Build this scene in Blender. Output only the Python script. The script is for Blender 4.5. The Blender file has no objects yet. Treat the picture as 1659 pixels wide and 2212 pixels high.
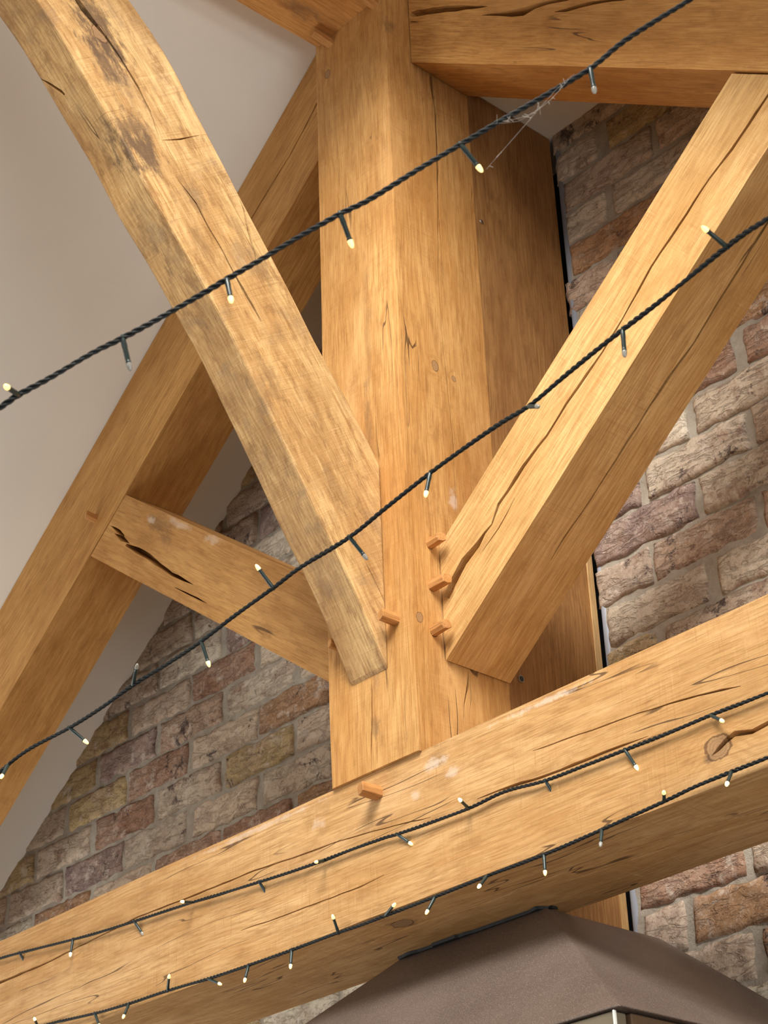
import bpy, bmesh, math, random
from mathutils import Vector, Matrix, noise

S = 0.2            # width of the king post in metres = one unit of the survey
Z0 = 2.7           # height of the top of the tie beam above the floor
scn = bpy.context.scene
COL = scn.collection
CAM=dict(loc=(1.9125, -1.8369, 1.6076), right=(0.66658, 0.74468, -0.0336), up=(0.38722, -0.30739, 0.86924), fwd=(-0.63697, 0.59242, 0.49325), fpx=4119.8)
CRACKS={'king_post': [((1.0, 0.0, 0.0), [(0.0, 0.1051, 4.0963, 0.00524), (0.0, 0.1065, 4.0627, 0.00417), (0.0, 0.1131, 3.9983, 0.00362), (0.0, 0.1118, 3.8869, 0.00306), (0.0, 0.1016, 3.7324, 0.00199), (0.0, 0.0952, 3.6167, 0.00156), (0.0, 0.096, 3.4789, 0.00153), (0.0, 0.0983, 3.4319, 0.00171), (0.0, 0.1035, 3.3493, 0.00188), (0.0, 0.1066, 3.2725, 0.00186), (0.0, 0.1026, 3.1419, 0.00091)]), ((1.0, 0.0, 0.0), [(0.0, 0.112, 4.0544, 0.00104), (0.0, 0.1096, 3.9076, 0.00255), (0.0, 0.1051, 3.8026, 0.00201), (0.0, 0.1068, 3.673, 0.00148), (0.0, 0.106, 3.5617, 0.00058)]), ((0.0, -1.0, 0.0), [(-0.0992, -0.006, 2.8485, 0.00217), (-0.1009, -0.006, 2.7864, 0.00275), (-0.1055, -0.006, 2.7341, 0.00256), (-0.1073, -0.006, 2.6952, 0.00169)]), ((0.0, -1.0, 0.0), [(-0.067, -0.006, 3.3203, 0.00056), (-0.0679, -0.006, 3.2753, 0.00277), (-0.066, -0.006, 3.2429, 0.00459), (-0.0648, -0.006, 3.22, 0.00091)]), ((1.0, 0.0, 0.0), [(0.0, 0.1093, 2.8606, 0.00348), (0.0, 0.1064, 2.836, 0.0026), (0.0, 0.0968, 2.802, 0.00215), (0.0, 0.0911, 2.7656, 0.00085)]), ((1.0, 0.0, 0.0), [(0.0, 0.1118, 2.8534, 0.00087), (0.0, 0.1117, 2.8138, 0.00138), (0.0, 0.1052, 2.7809, 0.00069)])], 'tie_beam': [((0.0, -1.0, 0.0), [(-1.2908, 0.0, 2.6257, 0.00317), (-1.1592, 0.0, 2.62, 0.00361), (-1.0038, 0.0, 2.6193, 0.00201), (-0.8573, 0.0, 2.6255, 0.00147), (-0.7184, 0.0, 2.6313, 0.00143), (-0.5477, 0.0, 2.6265, 0.00184), (-0.4001, 0.0, 2.6253, 0.00178), (-0.2839, 0.0, 2.6178, 0.00174), (-0.1841, 0.0, 2.6131, 0.00128), (-0.0889, 0.0, 2.6036, 0.00125), (0.0118, 0.0, 2.5915, 0.00081)]), ((0.0, -1.0, 0.0), [(0.1085, 0.0, 2.5896, 0.00159), (0.1736, 0.0, 2.5874, 0.00234), (0.2408, 0.0, 2.5819, 0.00268), (0.2715, 0.0, 2.5809, 0.00266), (0.3233, 0.0, 2.5803, 0.00301), (0.382, 0.0, 2.5797, 0.00222), (0.4308, 0.0, 2.5779, 0.00073)]), ((0.0, -1.0, 0.0), [(0.2229, 0.0, 2.6256, 0.00078), (0.2848, 0.0, 2.6223, 0.00153), (0.3363, 0.0, 2.6185, 0.00121), (0.4195, 0.0, 2.6149, 0.00111), (0.4986, 0.0, 2.607, 0.00159), (0.5591, 0.0, 2.5985, 0.00178), (0.5884, 0.0, 2.5932, 0.0007)]), ((0.0, -1.0, 0.0), [(0.53, 0.0, 2.5179, 0.00141), (0.5413, 0.0, 2.523, 0.00422), (0.5544, 0.0, 2.5299, 0.00491), (0.5693, 0.0, 2.5344, 0.0042), (0.5964, 0.0, 2.5283, 0.00416), (0.6215, 0.0, 2.531, 0.00413), (0.6857, 0.0, 2.5285, 0.00271)]), ((0.0, -1.0, 0.0), [(-0.4357, 0.0, 2.5354, 0.00071), (-0.3193, 0.0, 2.5317, 0.00138), (-0.2303, 0.0, 2.5303, 0.00127), (-0.1446, 0.0, 2.529, 0.00125), (-0.0925, 0.0, 2.5326, 0.00049)]), ((0.0, 0.0, -1.0), [(-0.3508, 0.1008, 2.476, 0.0019), (-0.1805, 0.0762, 2.476, 0.00365), (-0.0805, 0.079, 2.476, 0.00358), (0.0076, 0.0892, 2.476, 0.00386), (0.114, 0.0868, 2.476, 0.00411), (0.2147, 0.0803, 2.476, 0.00434), (0.3067, 0.0877, 2.476, 0.00425), (0.3969, 0.0974, 2.476, 0.00449), (0.5194, 0.1181, 2.476, 0.00468), (0.6201, 0.1222, 2.476, 0.00304)]), ((0.0, 0.0, -1.0), [(0.1297, 0.1084, 2.476, 0.00137), (0.19, 0.1161, 2.476, 0.00406), (0.3094, 0.1227, 2.476, 0.00428), (0.4098, 0.1297, 2.476, 0.00483), (0.4999, 0.1429, 2.476, 0.00474), (0.5702, 0.15, 2.476, 0.00155)])], 'strut_r': [((0.0, -1.0, 0.0), [(0.0114, 0.056, 2.9695, 0.01138), (0.0276, 0.056, 2.9891, 0.01312), (0.055, 0.056, 3.0157, 0.01136), (0.0876, 0.056, 3.0323, 0.00783), (0.1043, 0.056, 3.0458, 0.00347), (0.1205, 0.056, 3.0537, 0.0026), (0.1384, 0.056, 3.0822, 0.00347), (0.1601, 0.056, 3.0958, 0.00433), (0.1983, 0.056, 3.1241, 0.00518), (0.2302, 0.056, 3.1425, 0.0043), (0.2512, 0.056, 3.1534, 0.00343), (0.2963, 0.056, 3.1884, 0.00299), (0.3414, 0.056, 3.2179, 0.00425), (0.3778, 0.056, 3.2413, 0.00271), (0.4252, 0.056, 3.2797, 0.00211), (0.489, 0.056, 3.3384, 0.00294), (0.5499, 0.056, 3.3806, 0.00334), (0.6153, 0.056, 3.4277, 0.00249), (0.6636, 0.056, 3.4539, 0.00329), (0.732, 0.056, 3.5013, 0.00327), (0.8186, 0.056, 3.5613, 0.00162)]), ((0.0, -1.0, 0.0), [(0.0966, 0.056, 3.0161, 0.00069), (0.1347, 0.056, 3.0408, 0.00172), (0.1535, 0.056, 3.0572, 0.00129), (0.1736, 0.056, 3.0772, 0.00052)]), ((0.6076, 0.0, -0.7943), [(0.1716, 0.1315, 2.9933, 0.00069), (0.2054, 0.1301, 3.0192, 0.00172), (0.2402, 0.1328, 3.0458, 0.00171), (0.3183, 0.1344, 3.1055, 0.00213), (0.3977, 0.1335, 3.1663, 0.00253), (0.4377, 0.135, 3.1968, 0.00253), (0.4886, 0.1409, 3.2358, 0.00252), (0.5621, 0.1384, 3.292, 0.0025), (0.6535, 0.136, 3.3619, 0.00207), (0.73, 0.1397, 3.4204, 0.00123)])], 'rafter_r': [((0.0, -1.0, 0.0), [(0.0062, 0.056, 4.2119, 0.00422), (0.0212, 0.056, 4.2031, 0.0084), (0.0582, 0.056, 4.1812, 0.00936), (0.1064, 0.056, 4.1509, 0.00822), (0.1532, 0.056, 4.1192, 0.00608), (0.2043, 0.056, 4.0831, 0.0015)]), ((0.0, -1.0, 0.0), [(0.188, 0.056, 4.0738, 0.002), (0.2303, 0.056, 4.0445, 0.00494), (0.263, 0.056, 4.0223, 0.00784), (0.29, 0.056, 4.0064, 0.00875), (0.3175, 0.056, 3.9989, 0.00676), (0.3493, 0.056, 3.9836, 0.00479), (0.421, 0.056, 3.9443, 0.0047), (0.4984, 0.056, 3.8927, 0.00183)]), ((0.0, -1.0, 0.0), [(0.3573, 0.056, 3.955, 0.00095), (0.3829, 0.056, 3.9401, 0.00378), (0.4136, 0.056, 3.9266, 0.00563), (0.4436, 0.056, 3.9113, 0.00465), (0.5014, 0.056, 3.876, 0.00366), (0.5705, 0.056, 3.8306, 0.0009)]), ((0.0, -1.0, 0.0), [(0.0051, 0.056, 4.1949, 0.0021), (0.0076, 0.056, 4.192, 0.00263), (0.0272, 0.056, 4.1762, 0.00084)])], 'rafter_l': [((0.0, -1.0, 0.0), [(-0.2353, 0.056, 4.2093, 0.0033), (-0.2714, 0.056, 4.1861, 0.00331), (-0.3153, 0.056, 4.1439, 0.00276), (-0.3593, 0.056, 4.1074, 0.00277), (-0.4183, 0.056, 4.0683, 0.00278), (-0.4778, 0.056, 4.0265, 0.00279), (-0.5455, 0.056, 3.9817, 0.00112)])], 'strut_l': [((0.0, -1.0, 0.0), [(-0.942, 0.056, 3.5171, 0.00339), (-0.911, 0.056, 3.4896, 0.0056), (-0.8938, 0.056, 3.4715, 0.00335)]), ((0.0, -1.0, 0.0), [(-0.9274, 0.056, 3.4925, 0.00225), (-0.9002, 0.056, 3.47, 0.0067), (-0.8733, 0.056, 3.4468, 0.00222)]), ((0.0, -1.0, 0.0), [(-0.8861, 0.056, 3.4491, 0.00333), (-0.8449, 0.056, 3.419, 0.00769), (-0.8045, 0.056, 3.3873, 0.00869), (-0.7647, 0.056, 3.3502, 0.00644), (-0.726, 0.056, 3.3159, 0.00531), (-0.6882, 0.056, 3.2884, 0.00315), (-0.6586, 0.056, 3.2665, 0.00104)]), ((0.0, -1.0, 0.0), [(-0.7174, 0.056, 3.2846, 0.00084), (-0.68, 0.056, 3.2576, 0.00209), (-0.6433, 0.056, 3.2311, 0.00207), (-0.6145, 0.056, 3.209, 0.00082)])], 'brace': [((1.0, 0.0, 0.0), [(-0.06, -0.6414, 3.8689, 0.00538), (-0.06, -0.6226, 3.8503, 0.00718), (-0.06, -0.604, 3.8367, 0.00539), (-0.06, -0.5807, 3.8207, 0.0036), (-0.06, -0.5477, 3.7905, 0.00271), (-0.06, -0.5095, 3.7483, 0.00271), (-0.06, -0.4854, 3.7128, 0.00225), (-0.06, -0.4655, 3.6653, 0.0009)]), ((1.0, 0.0, 0.0), [(-0.06, -0.4269, 3.6015, 0.0009), (-0.06, -0.3892, 3.5716, 0.00224), (-0.06, -0.3652, 3.5364, 0.00179), (-0.06, -0.3367, 3.5037, 0.00179), (-0.06, -0.3128, 3.4686, 0.00134), (-0.06, -0.2938, 3.4452, 0.00359), (-0.06, -0.2748, 3.4219, 0.00358), (-0.06, -0.2557, 3.3985, 0.0009)]), ((1.0, 0.0, 0.0), [(-0.06, -0.3013, 3.6262, 0.00092), (-0.06, -0.2915, 3.6069, 0.0023), (-0.06, -0.2826, 3.568, 0.00275), (-0.06, -0.27, 3.5313, 0.00274), (-0.06, -0.2642, 3.5057, 0.00091)]), ((1.0, 0.0, 0.0), [(-0.06, -0.4591, 3.6669, 0.00072), (-0.06, -0.4243, 3.6879, 0.00182), (-0.06, -0.3871, 3.7162, 0.00074)]), ((0.0, -0.72, -0.69), [(-0.1434, -0.6429, 3.7499, 0.00179), (-0.1326, -0.6316, 3.7381, 0.00313), (-0.1193, -0.6156, 3.7214, 0.00312), (-0.1129, -0.6014, 3.7066, 0.00223), (-0.1106, -0.5872, 3.6917, 0.00089)])]}
PATH_A=[(0.6532, -1.1481, 2.5016), (0.6706, -1.1321, 2.5146), (0.6831, -1.1221, 2.5252), (0.7038, -1.1033, 2.5407), (0.7312, -1.0795, 2.5622), (0.7502, -1.0615, 2.5756), (0.7728, -1.0409, 2.5923), (0.8038, -1.0138, 2.6159), (0.8197, -1.0003, 2.6283), (0.8418, -0.9811, 2.6451), (0.8675, -0.9593, 2.6652), (0.8978, -0.9327, 2.6877), (0.918, -0.9139, 2.7017), (0.9514, -0.8863, 2.728), (0.9829, -0.8596, 2.7521), (1.0115, -0.8355, 2.7737), (1.045, -0.8067, 2.7987), (1.0777, -0.7795, 2.8237), (1.1025, -0.7627, 2.846), (1.1242, -0.7458, 2.8635), (1.156, -0.7198, 2.8879), (1.1847, -0.6967, 2.9101)]
LAMPS_A=[((0.6837, -1.1215, 2.5256), (0.7053, -1.1491, 2.5137), 1), ((0.7499, -1.0612, 2.5749), (0.7539, -1.0537, 2.5389), 0), ((0.8201, -0.9996, 2.6284), (0.8313, -1.0023, 2.5932), 1), ((0.8982, -0.932, 2.6878), (0.8983, -0.9173, 2.6539), 1), ((0.9834, -0.8589, 2.7522), (0.9927, -0.8405, 2.7215), 1), ((1.0777, -0.7795, 2.8237), (1.0818, -0.7819, 2.787), 0)]
PATH_B=[(-0.2145, -0.6194, 2.5552), (-0.1638, -0.6164, 2.5693), (-0.1053, -0.6117, 2.5821), (-0.0244, -0.6015, 2.5885), (0.039, -0.5954, 2.5964), (0.1027, -0.5911, 2.6067), (0.1639, -0.5861, 2.6129), (0.2291, -0.5821, 2.6208), (0.286, -0.5803, 2.6304), (0.3625, -0.578, 2.6405), (0.4129, -0.5772, 2.6475), (0.4963, -0.5747, 2.6521), (0.5572, -0.576, 2.6608), (0.6324, -0.5783, 2.6701), (0.6895, -0.5802, 2.6746), (0.7484, -0.5824, 2.6771), (0.7944, -0.5841, 2.6765), (0.8494, -0.5891, 2.6822), (0.8993, -0.5942, 2.6859), (0.9374, -0.5982, 2.6876), (0.9881, -0.6041, 2.6886), (1.0414, -0.6117, 2.6904), (1.0869, -0.619, 2.6911), (1.115, -0.6235, 2.6899), (1.1414, -0.6275, 2.6868), (1.1897, -0.6363, 2.6825)]
LAMPS_B=[((-0.1463, -0.6157, 2.575), (-0.1334, -0.6342, 2.5456), 1), ((-0.0228, -0.6011, 2.5881), (-0.0039, -0.5814, 2.5631), 1), ((0.1008, -0.5911, 2.6061), (0.1306, -0.6052, 2.6229), 0), ((0.2291, -0.5821, 2.6208), (0.2324, -0.5707, 2.5858), 1), ((0.3641, -0.5779, 2.6405), (0.3614, -0.6039, 2.6667), 1), ((0.4963, -0.5747, 2.6521), (0.5073, -0.5562, 2.6221), 0), ((0.6345, -0.5781, 2.6697), (0.634, -0.5874, 2.6339), 1), ((0.7911, -0.5841, 2.677), (0.8194, -0.5975, 2.6574), 0), ((0.938, -0.5982, 2.6874), (0.9388, -0.6009, 2.6505), 0), ((1.0874, -0.619, 2.6908), (1.0863, -0.6549, 2.6997), 1)]
PATH_C=[(-1.2522, -0.007, 2.6706), (-1.1532, -0.007, 2.6628), (-1.0891, -0.007, 2.6568), (-0.9131, -0.007, 2.6381), (-0.819, -0.007, 2.6295), (-0.7216, -0.007, 2.6227), (-0.5634, -0.007, 2.6127), (-0.4758, -0.007, 2.6058), (-0.3795, -0.007, 2.599), (-0.3099, -0.007, 2.5942), (-0.2259, -0.007, 2.5902), (-0.1554, -0.007, 2.5886), (-0.082, -0.007, 2.5855), (-0.0534, -0.007, 2.5829), (0.0185, -0.007, 2.5794), (0.1005, -0.007, 2.5771), (0.1707, -0.007, 2.5797), (0.2465, -0.007, 2.5716), (0.32, -0.007, 2.5696), (0.3951, -0.007, 2.5683), (0.4674, -0.007, 2.567), (0.5411, -0.007, 2.5676), (0.5898, -0.007, 2.5665), (0.6329, -0.007, 2.5658), (0.6905, -0.007, 2.565)]
LAMPS_C=[((-1.0858, -0.007, 2.656), (-1.0832, 0.014, 2.6257), 1), ((-0.9101, -0.007, 2.6374), (-0.9055, -0.0148, 2.6015), 2), ((-0.7216, -0.007, 2.6227), (-0.7019, 0.0012, 2.5925), 0), ((-0.5558, -0.007, 2.6115), (-0.5448, -0.0414, 2.6035), 2), ((-0.3795, -0.007, 2.599), (-0.3713, 0.0107, 2.5676), 1), ((-0.2204, -0.007, 2.5901), (-0.2073, -0.0387, 2.5762), 1), ((-0.0534, -0.007, 2.5829), (-0.0264, 0.0002, 2.5587), 1), ((0.0986, -0.007, 2.577), (0.1125, -0.0411, 2.5809), 2), ((0.2482, -0.007, 2.5711), (0.2516, 0.012, 2.5395), 1), ((0.3951, -0.007, 2.5683), (0.4091, 0.0008, 2.5349), 2), ((0.5411, -0.007, 2.5676), (0.5693, -0.0169, 2.5457), 1)]
PATH_D=[(-1.1822, -0.007, 2.5127), (-1.0266, -0.007, 2.5048), (-0.9447, -0.007, 2.4994), (-0.8301, -0.007, 2.4888), (-0.7342, -0.007, 2.4833), (-0.6203, -0.007, 2.4799), (-0.5103, -0.007, 2.4741), (-0.4065, -0.007, 2.4711), (-0.3004, -0.007, 2.4694), (-0.1949, -0.007, 2.4689), (-0.1392, -0.007, 2.4675), (-0.086, -0.007, 2.4677), (0.0207, -0.007, 2.4678), (0.1288, -0.007, 2.4694), (0.2358, -0.007, 2.4691), (0.3421, -0.007, 2.4732), (0.4511, -0.007, 2.479), (0.5017, -0.007, 2.4827), (0.5619, -0.007, 2.484), (0.6193, -0.007, 2.4844), (0.6767, -0.007, 2.4872)]
LAMPS_D=[((-1.0086, -0.007, 2.5042), (-0.9833, -0.0325, 2.5129), 2), ((-0.8301, -0.007, 2.4888), (-0.8094, -0.0083, 2.4581), 1), ((-0.7302, -0.007, 2.4832), (-0.7228, -0.025, 2.4517), 1), ((-0.6203, -0.007, 2.4799), (-0.5939, -0.0232, 2.5002), 1), ((-0.5103, -0.007, 2.4741), (-0.4779, -0.0029, 2.4568), 1), ((-0.4065, -0.007, 2.4711), (-0.3995, -0.0216, 2.4378), 1), ((-0.3004, -0.007, 2.4694), (-0.2928, -0.0164, 2.4345), 1), ((-0.1917, -0.007, 2.4688), (-0.1755, -0.033, 2.4896), 1), ((-0.086, -0.007, 2.4677), (-0.0513, -0.016, 2.477), 1), ((0.0207, -0.007, 2.4678), (0.019, -0.0271, 2.4367), 1), ((0.1261, -0.007, 2.4695), (0.1317, -0.0334, 2.4442), 2), ((0.2366, -0.007, 2.4688), (0.2436, -0.0153, 2.4335), 1), ((0.3429, -0.007, 2.473), (0.3519, -0.0238, 2.4413), 0), ((0.4527, -0.007, 2.4791), (0.4765, -0.0353, 2.4802), 1), ((0.5619, -0.007, 2.484), (0.568, -0.0307, 2.4563), 2)]
WEB=[[(1.0032, -0.8501, 2.7149), (1.0348, -0.8312, 2.7533), (1.0574, -0.8078, 2.795), (1.0677, -0.7915, 2.817)], [(1.0141, -0.8353, 2.7721), (1.0315, -0.8196, 2.7757), (1.0513, -0.8084, 2.7878), (1.0629, -0.7966, 2.8089)], [(1.0092, -0.8395, 2.7708), (1.024, -0.8243, 2.7716), (1.041, -0.8137, 2.7808)], [(1.0395, -0.8151, 2.7805), (1.0347, -0.8167, 2.7763), (1.0307, -0.8168, 2.7712)], [(1.0527, -0.8094, 2.7908), (1.0542, -0.8052, 2.7877)]]

# ------------------------------------------------------------------ camera
cam_d = bpy.data.cameras.new('camera')
cam = bpy.data.objects.new('camera', cam_d); COL.objects.link(cam)
r_, u_, f_ = Vector(CAM['right']), Vector(CAM['up']), Vector(CAM['fwd'])
m = Matrix((r_, u_, -f_)).transposed().to_4x4(); m.translation = Vector(CAM['loc'])
cam.matrix_world = m
cam_d.sensor_fit = 'HORIZONTAL'; cam_d.sensor_width = 36.0
cam_d.lens = CAM['fpx'] / 1659.0 * 36.0
cam_d.clip_start = 0.05; cam_d.clip_end = 100
cam_d.dof.use_dof = True; cam_d.dof.focus_distance = 2.85; cam_d.dof.aperture_fstop = 26
scn.camera = cam

# ------------------------------------------------------------------ light
scn.view_settings.view_transform = 'Standard'; scn.view_settings.look = 'None'
scn.view_settings.exposure = 0.0; scn.view_settings.gamma = 1.0
scn.view_settings.use_curve_mapping = False
w = bpy.data.worlds.new('world'); scn.world = w; w.use_nodes = True
w.node_tree.nodes['Background'].inputs[0].default_value = (1.0, 0.98, 0.95, 1)
w.node_tree.nodes['Background'].inputs[1].default_value = 0.27
def area(name, loc, aim, sx, sy, power, col):
    l = bpy.data.lights.new(name, 'AREA'); l.shape = 'RECTANGLE'; l.size = sx; l.size_y = sy
    l.energy = power; l.color = col
    o = bpy.data.objects.new(name, l); COL.objects.link(o); o.location = loc
    o.rotation_euler = (Vector(aim) - Vector(loc)).to_track_quat('-Z', 'Y').to_euler()
    return o
area('sky_through_rooflight', (1.8, -2.4, Z0 + 2.8), (0, 0, Z0 + 0.2), 1.9, 1.9, 335, (1.0, 0.97, 0.91))
area('gable_window_daylight', (0.6, -6.2, 3.6), (0, 0, 2.9), 2.6, 1.6, 30, (1.0, 0.97, 0.93))
area('side_window_daylight', (3.7, -1.2, 1.9), (0, -.2, 2.9), 2.6, 1.8, 78, (1.0, 0.97, 0.93))
area('ceiling_uplight_fill', (-2.75, -1.5, 1.3), (-1.2, -.5, 3.9), 1.8, 2.0, 55, (1.0, 0.99, 0.97))  # added fill lamp, low on the left out of view, brightens the left ceiling

# ------------------------------------------------------------------ helpers
def nvec(p):
    return Vector((noise.noise(p), noise.noise(p + Vector((17.3, 4.1, 9.7))), noise.noise(p + Vector((5.9, 31.7, 2.3)))))
def tag(o, label=None, cat=None, group=None, kind=None):
    if label: o['label'] = label
    if cat: o['category'] = cat
    if group: o['group'] = group
    if kind: o['kind'] = kind
    return o
def link(name, me, mat=None, parent=None):
    o = bpy.data.objects.new(name, me); COL.objects.link(o)
    if mat and me: me.materials.clear(); me.materials.append(mat)
    if parent: o.parent = parent
    return o
def U(x, y, z): return Vector((x*S, y*S, z*S + Z0))     # survey units -> metres
def recentre(me, loc):
    me.transform(Matrix.Translation(-Vector(loc)))

# ------------------------------------------------------------------ materials
class NT:
    def __init__(s, name):
        s.m = bpy.data.materials.new(name); s.m.use_nodes = True
        s.t = s.m.node_tree; s.n = s.t.nodes; s.b = s.n['Principled BSDF']
    def node(s, typ, **kw):
        n = s.n.new(typ)
        for k, v in kw.items(): setattr(n, k, v)
        return n
    def lk(s, a, b): s.t.links.new(a, b)
    def put(s, sock, v):
        if isinstance(v, bpy.types.NodeSocket): s.lk(v, sock)
        elif isinstance(v, (tuple, list)) and sock.type == 'RGBA' and len(v) == 3: sock.default_value = (*v, 1)
        else: sock.default_value = v
    def math(s, op, a, b=0.0, c=None, clamp=False):
        n = s.node('ShaderNodeMath', operation=op, use_clamp=clamp)
        s.put(n.inputs[0], a); s.put(n.inputs[1], b)
        if c is not None: s.put(n.inputs[2], c)
        return n.outputs[0]
    def vm(s, op, a, b=None, out=0):
        n = s.node('ShaderNodeVectorMath', operation=op)
        s.put(n.inputs[0], a)
        if b is not None: s.put(n.inputs[1], b)
        return n.outputs[out]
    def noise(s, vec, scale=1.0, detail=3.0, rough=0.55, dist=0.0, out=0):
        n = s.node('ShaderNodeTexNoise'); s.put(n.inputs['Vector'], vec)
        n.inputs['Scale'].default_value = scale; n.inputs['Detail'].default_value = detail
        n.inputs['Roughness'].default_value = rough; n.inputs['Distortion'].default_value = dist
        return n.outputs[out]
    def mix(s, f, a, b, typ='MIX'):
        n = s.node('ShaderNodeMix', data_type='RGBA', blend_type=typ)
        s.put(n.inputs[0], f); s.put(n.inputs[6], a); s.put(n.inputs[7], b)
        return n.outputs[2]
    def step(s, v, lo, hi, a=0.0, b=1.0):
        n = s.node('ShaderNodeMapRange', interpolation_type='SMOOTHSTEP')
        s.put(n.inputs[0], v); n.inputs[1].default_value = lo; n.inputs[2].default_value = hi
        n.inputs[3].default_value = a; n.inputs[4].default_value = b
        return n.outputs[0]
    def bump(s, h, strength=0.3, dist=0.001, normal=None):
        n = s.node('ShaderNodeBump'); n.inputs['Strength'].default_value = strength
        n.inputs['Distance'].default_value = dist; s.put(n.inputs['Height'], h)
        if normal is not None: s.lk(normal, n.inputs['Normal'])
        return n.outputs[0]

def oak(name, light=(0.63, 0.37, 0.155), dark=(0.44, 0.215, 0.072), pith=(0.11, -0.16), ring=0.006,
        knots=(), stains=(), marks=(), patch=0.5, saw=0.5, grey=0.0, mottle=.42, checks=0.55, rough=0.6, spec=0.3):
    """oak sawn grain in the timber's own coordinates: x along the grain, y and z across"""
    N = NT(name)
    light = (light[0], light[1]*1.02, light[2]*.96); dark = (dark[0], dark[1]*1.02, dark[2]*.95)
    a = N.node('ShaderNodeAttribute', attribute_name='grain'); V = a.outputs['Vector']
    nz = N.noise(N.vm('MULTIPLY', V, (1.6, 7, 7)), 1, 2, out=1)
    warp = N.vm('MULTIPLY', N.vm('SUBTRACT', nz, (.5, .5, .5)), (0.0, .05, .05))
    P = N.vm('ADD', V, warp)
    sep = N.node('ShaderNodeSeparateXYZ'); N.lk(P, sep.inputs[0])
    yy = N.math('SUBTRACT', sep.outputs[1], pith[0]); zz = N.math('SUBTRACT', sep.outputs[2], pith[1])
    rr = N.math('SQRT', N.math('ADD', N.math('MULTIPLY', yy, yy), N.math('MULTIPLY', zz, zz)))
    rr = N.math('ADD', rr, N.math('MULTIPLY', N.noise(N.vm('MULTIPLY', V, (3, 11, 11)), 1, 3), .035))
    kmask = None
    for (ku, kv, kw, kr) in knots:
        dv = N.vm('MULTIPLY', N.vm('SUBTRACT', V, (ku, kv, kw)), (0.8, 1, 1))
        wob = N.math('MULTIPLY', N.math('SUBTRACT', N.noise(V, 60, 3), .5), kr * .9)
        d = N.math('ADD', N.vm('LENGTH', dv, out=1), wob)
        rr = N.math('ADD', rr, N.math('MULTIPLY', N.step(d, kr * .5, kr * 3.6, 1, 0), kr * 1.1))
        k = (d, kr); kmask = (kmask or []) + [k]
    ringv = N.math('ADD', N.math('MULTIPLY', N.math('SINE', N.math('MULTIPLY', rr, 2*math.pi/ring)), .5), .5)
    fib = N.noise(N.vm('MULTIPLY', V, (14, 620, 620)), 1, 3, .6)
    fib2 = N.noise(N.vm('MULTIPLY', V, (5, 130, 130)), 1, 3, .6)
    big = N.noise(N.vm('MULTIPLY', V, (2.6, 9, 9)), 1, 5, .6)
    big2 = N.noise(N.vm('ADD', N.vm('MULTIPLY', V, (1.1, 5, 5)), (7, 3, 1)), 1, 4, .6)
    c = N.mix(N.step(big, .3, .7), dark, light)
    c = N.mix(N.math('MULTIPLY', N.step(ringv, .35, 1), .34), c, (dark[0]*.8, dark[1]*.74, dark[2]*.66))
    c = N.mix(N.math('MULTIPLY', N.step(fib, .45, .68), .68), c, (dark[0]*.62, dark[1]*.55, dark[2]*.48))
    c = N.mix(N.math('MULTIPLY', N.step(fib2, .48, .7), .45), c, (dark[0]*.85, dark[1]*.72, dark[2]*.6))
    # pale dry patches and amber patches
    c = N.mix(N.math('MULTIPLY', N.step(big2, .52, .7), patch), c, (min(light[0]*1.12, .9), light[1]*1.16, light[2]*1.35))
    c = N.mix(N.math('MULTIPLY', N.step(big2, .5, .3), patch * .6), c, (light[0]*.92, light[1]*.72, light[2]*.5))
    mo = N.noise(N.vm('MULTIPLY', P, (16, 48, 48)), 1, 6, .72)
    c = N.mix(N.math('MULTIPLY', N.step(mo, .5, .66), mottle), c, (dark[0]*.62, dark[1]*.55, dark[2]*.5))
    c = N.mix(N.math('MULTIPLY', N.step(mo, .47, .34), mottle * .5), c, (min(light[0]*1.15, .9), light[1]*1.2, light[2]*1.3))
    # saw marks across the grain
    sawn = N.noise(N.vm('MULTIPLY', P, (300, 10, 10)), 1, 4, .7)
    sawm = N.step(N.noise(V, 9, 3), .42, .62)
    swf = N.math('MULTIPLY', N.math('MULTIPLY', N.step(sawn, .52, .72), sawm), saw)
    c = N.mix(N.math('MULTIPLY', swf, .55), c, (dark[0]*.7, dark[1]*.62, dark[2]*.55))
    swl = N.math('MULTIPLY', N.math('MULTIPLY', N.step(sawn, .42, .25), sawm), saw * .4)
    c = N.mix(swl, c, (min(light[0]*1.2, .9), light[1]*1.25, light[2]*1.4))
    # hairline drying checks
    cn = N.noise(N.vm('MULTIPLY', P, (1.5, 26, 26)), 1, 2, .5)
    ck = N.step(N.math('ABSOLUTE', N.math('SUBTRACT', cn, .5)), .0025, .008, 1, 0)
    ckm = N.step(N.noise(N.vm('MULTIPLY', V, (3, 8, 8)), 1, 2), checks, checks + .06)
    ck = N.math('MULTIPLY', ck, ckm)
    c = N.mix(N.math('MULTIPLY', ck, .8), c, (.07, .03, .012))
    # mottled grey weathering
    if grey > 0:
        g = N.step(N.noise(V, 14, 6, .7), .5, .72)
        c = N.mix(N.math('MULTIPLY', g, grey), c, (.22, .15, .095))
    for (su, sv, sw, ru, rv, st) in stains:
        dv = N.vm('MULTIPLY', N.vm('SUBTRACT', V, (su, sv, sw)), (1/ru, 1/rv, 1/rv))
        d = N.math('ADD', N.vm('LENGTH', dv, out=1), N.math('MULTIPLY', N.math('SUBTRACT', N.noise(N.vm('MULTIPLY', V, (22, 60, 60)), 1, 6, .75), .5), 4.2))
        sm = N.math('MULTIPLY', N.step(d, .25, 1.15, 1, 0), st)
        c = N.mix(N.math('MULTIPLY', sm, .85), c, (.12, .07, .04))
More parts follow.
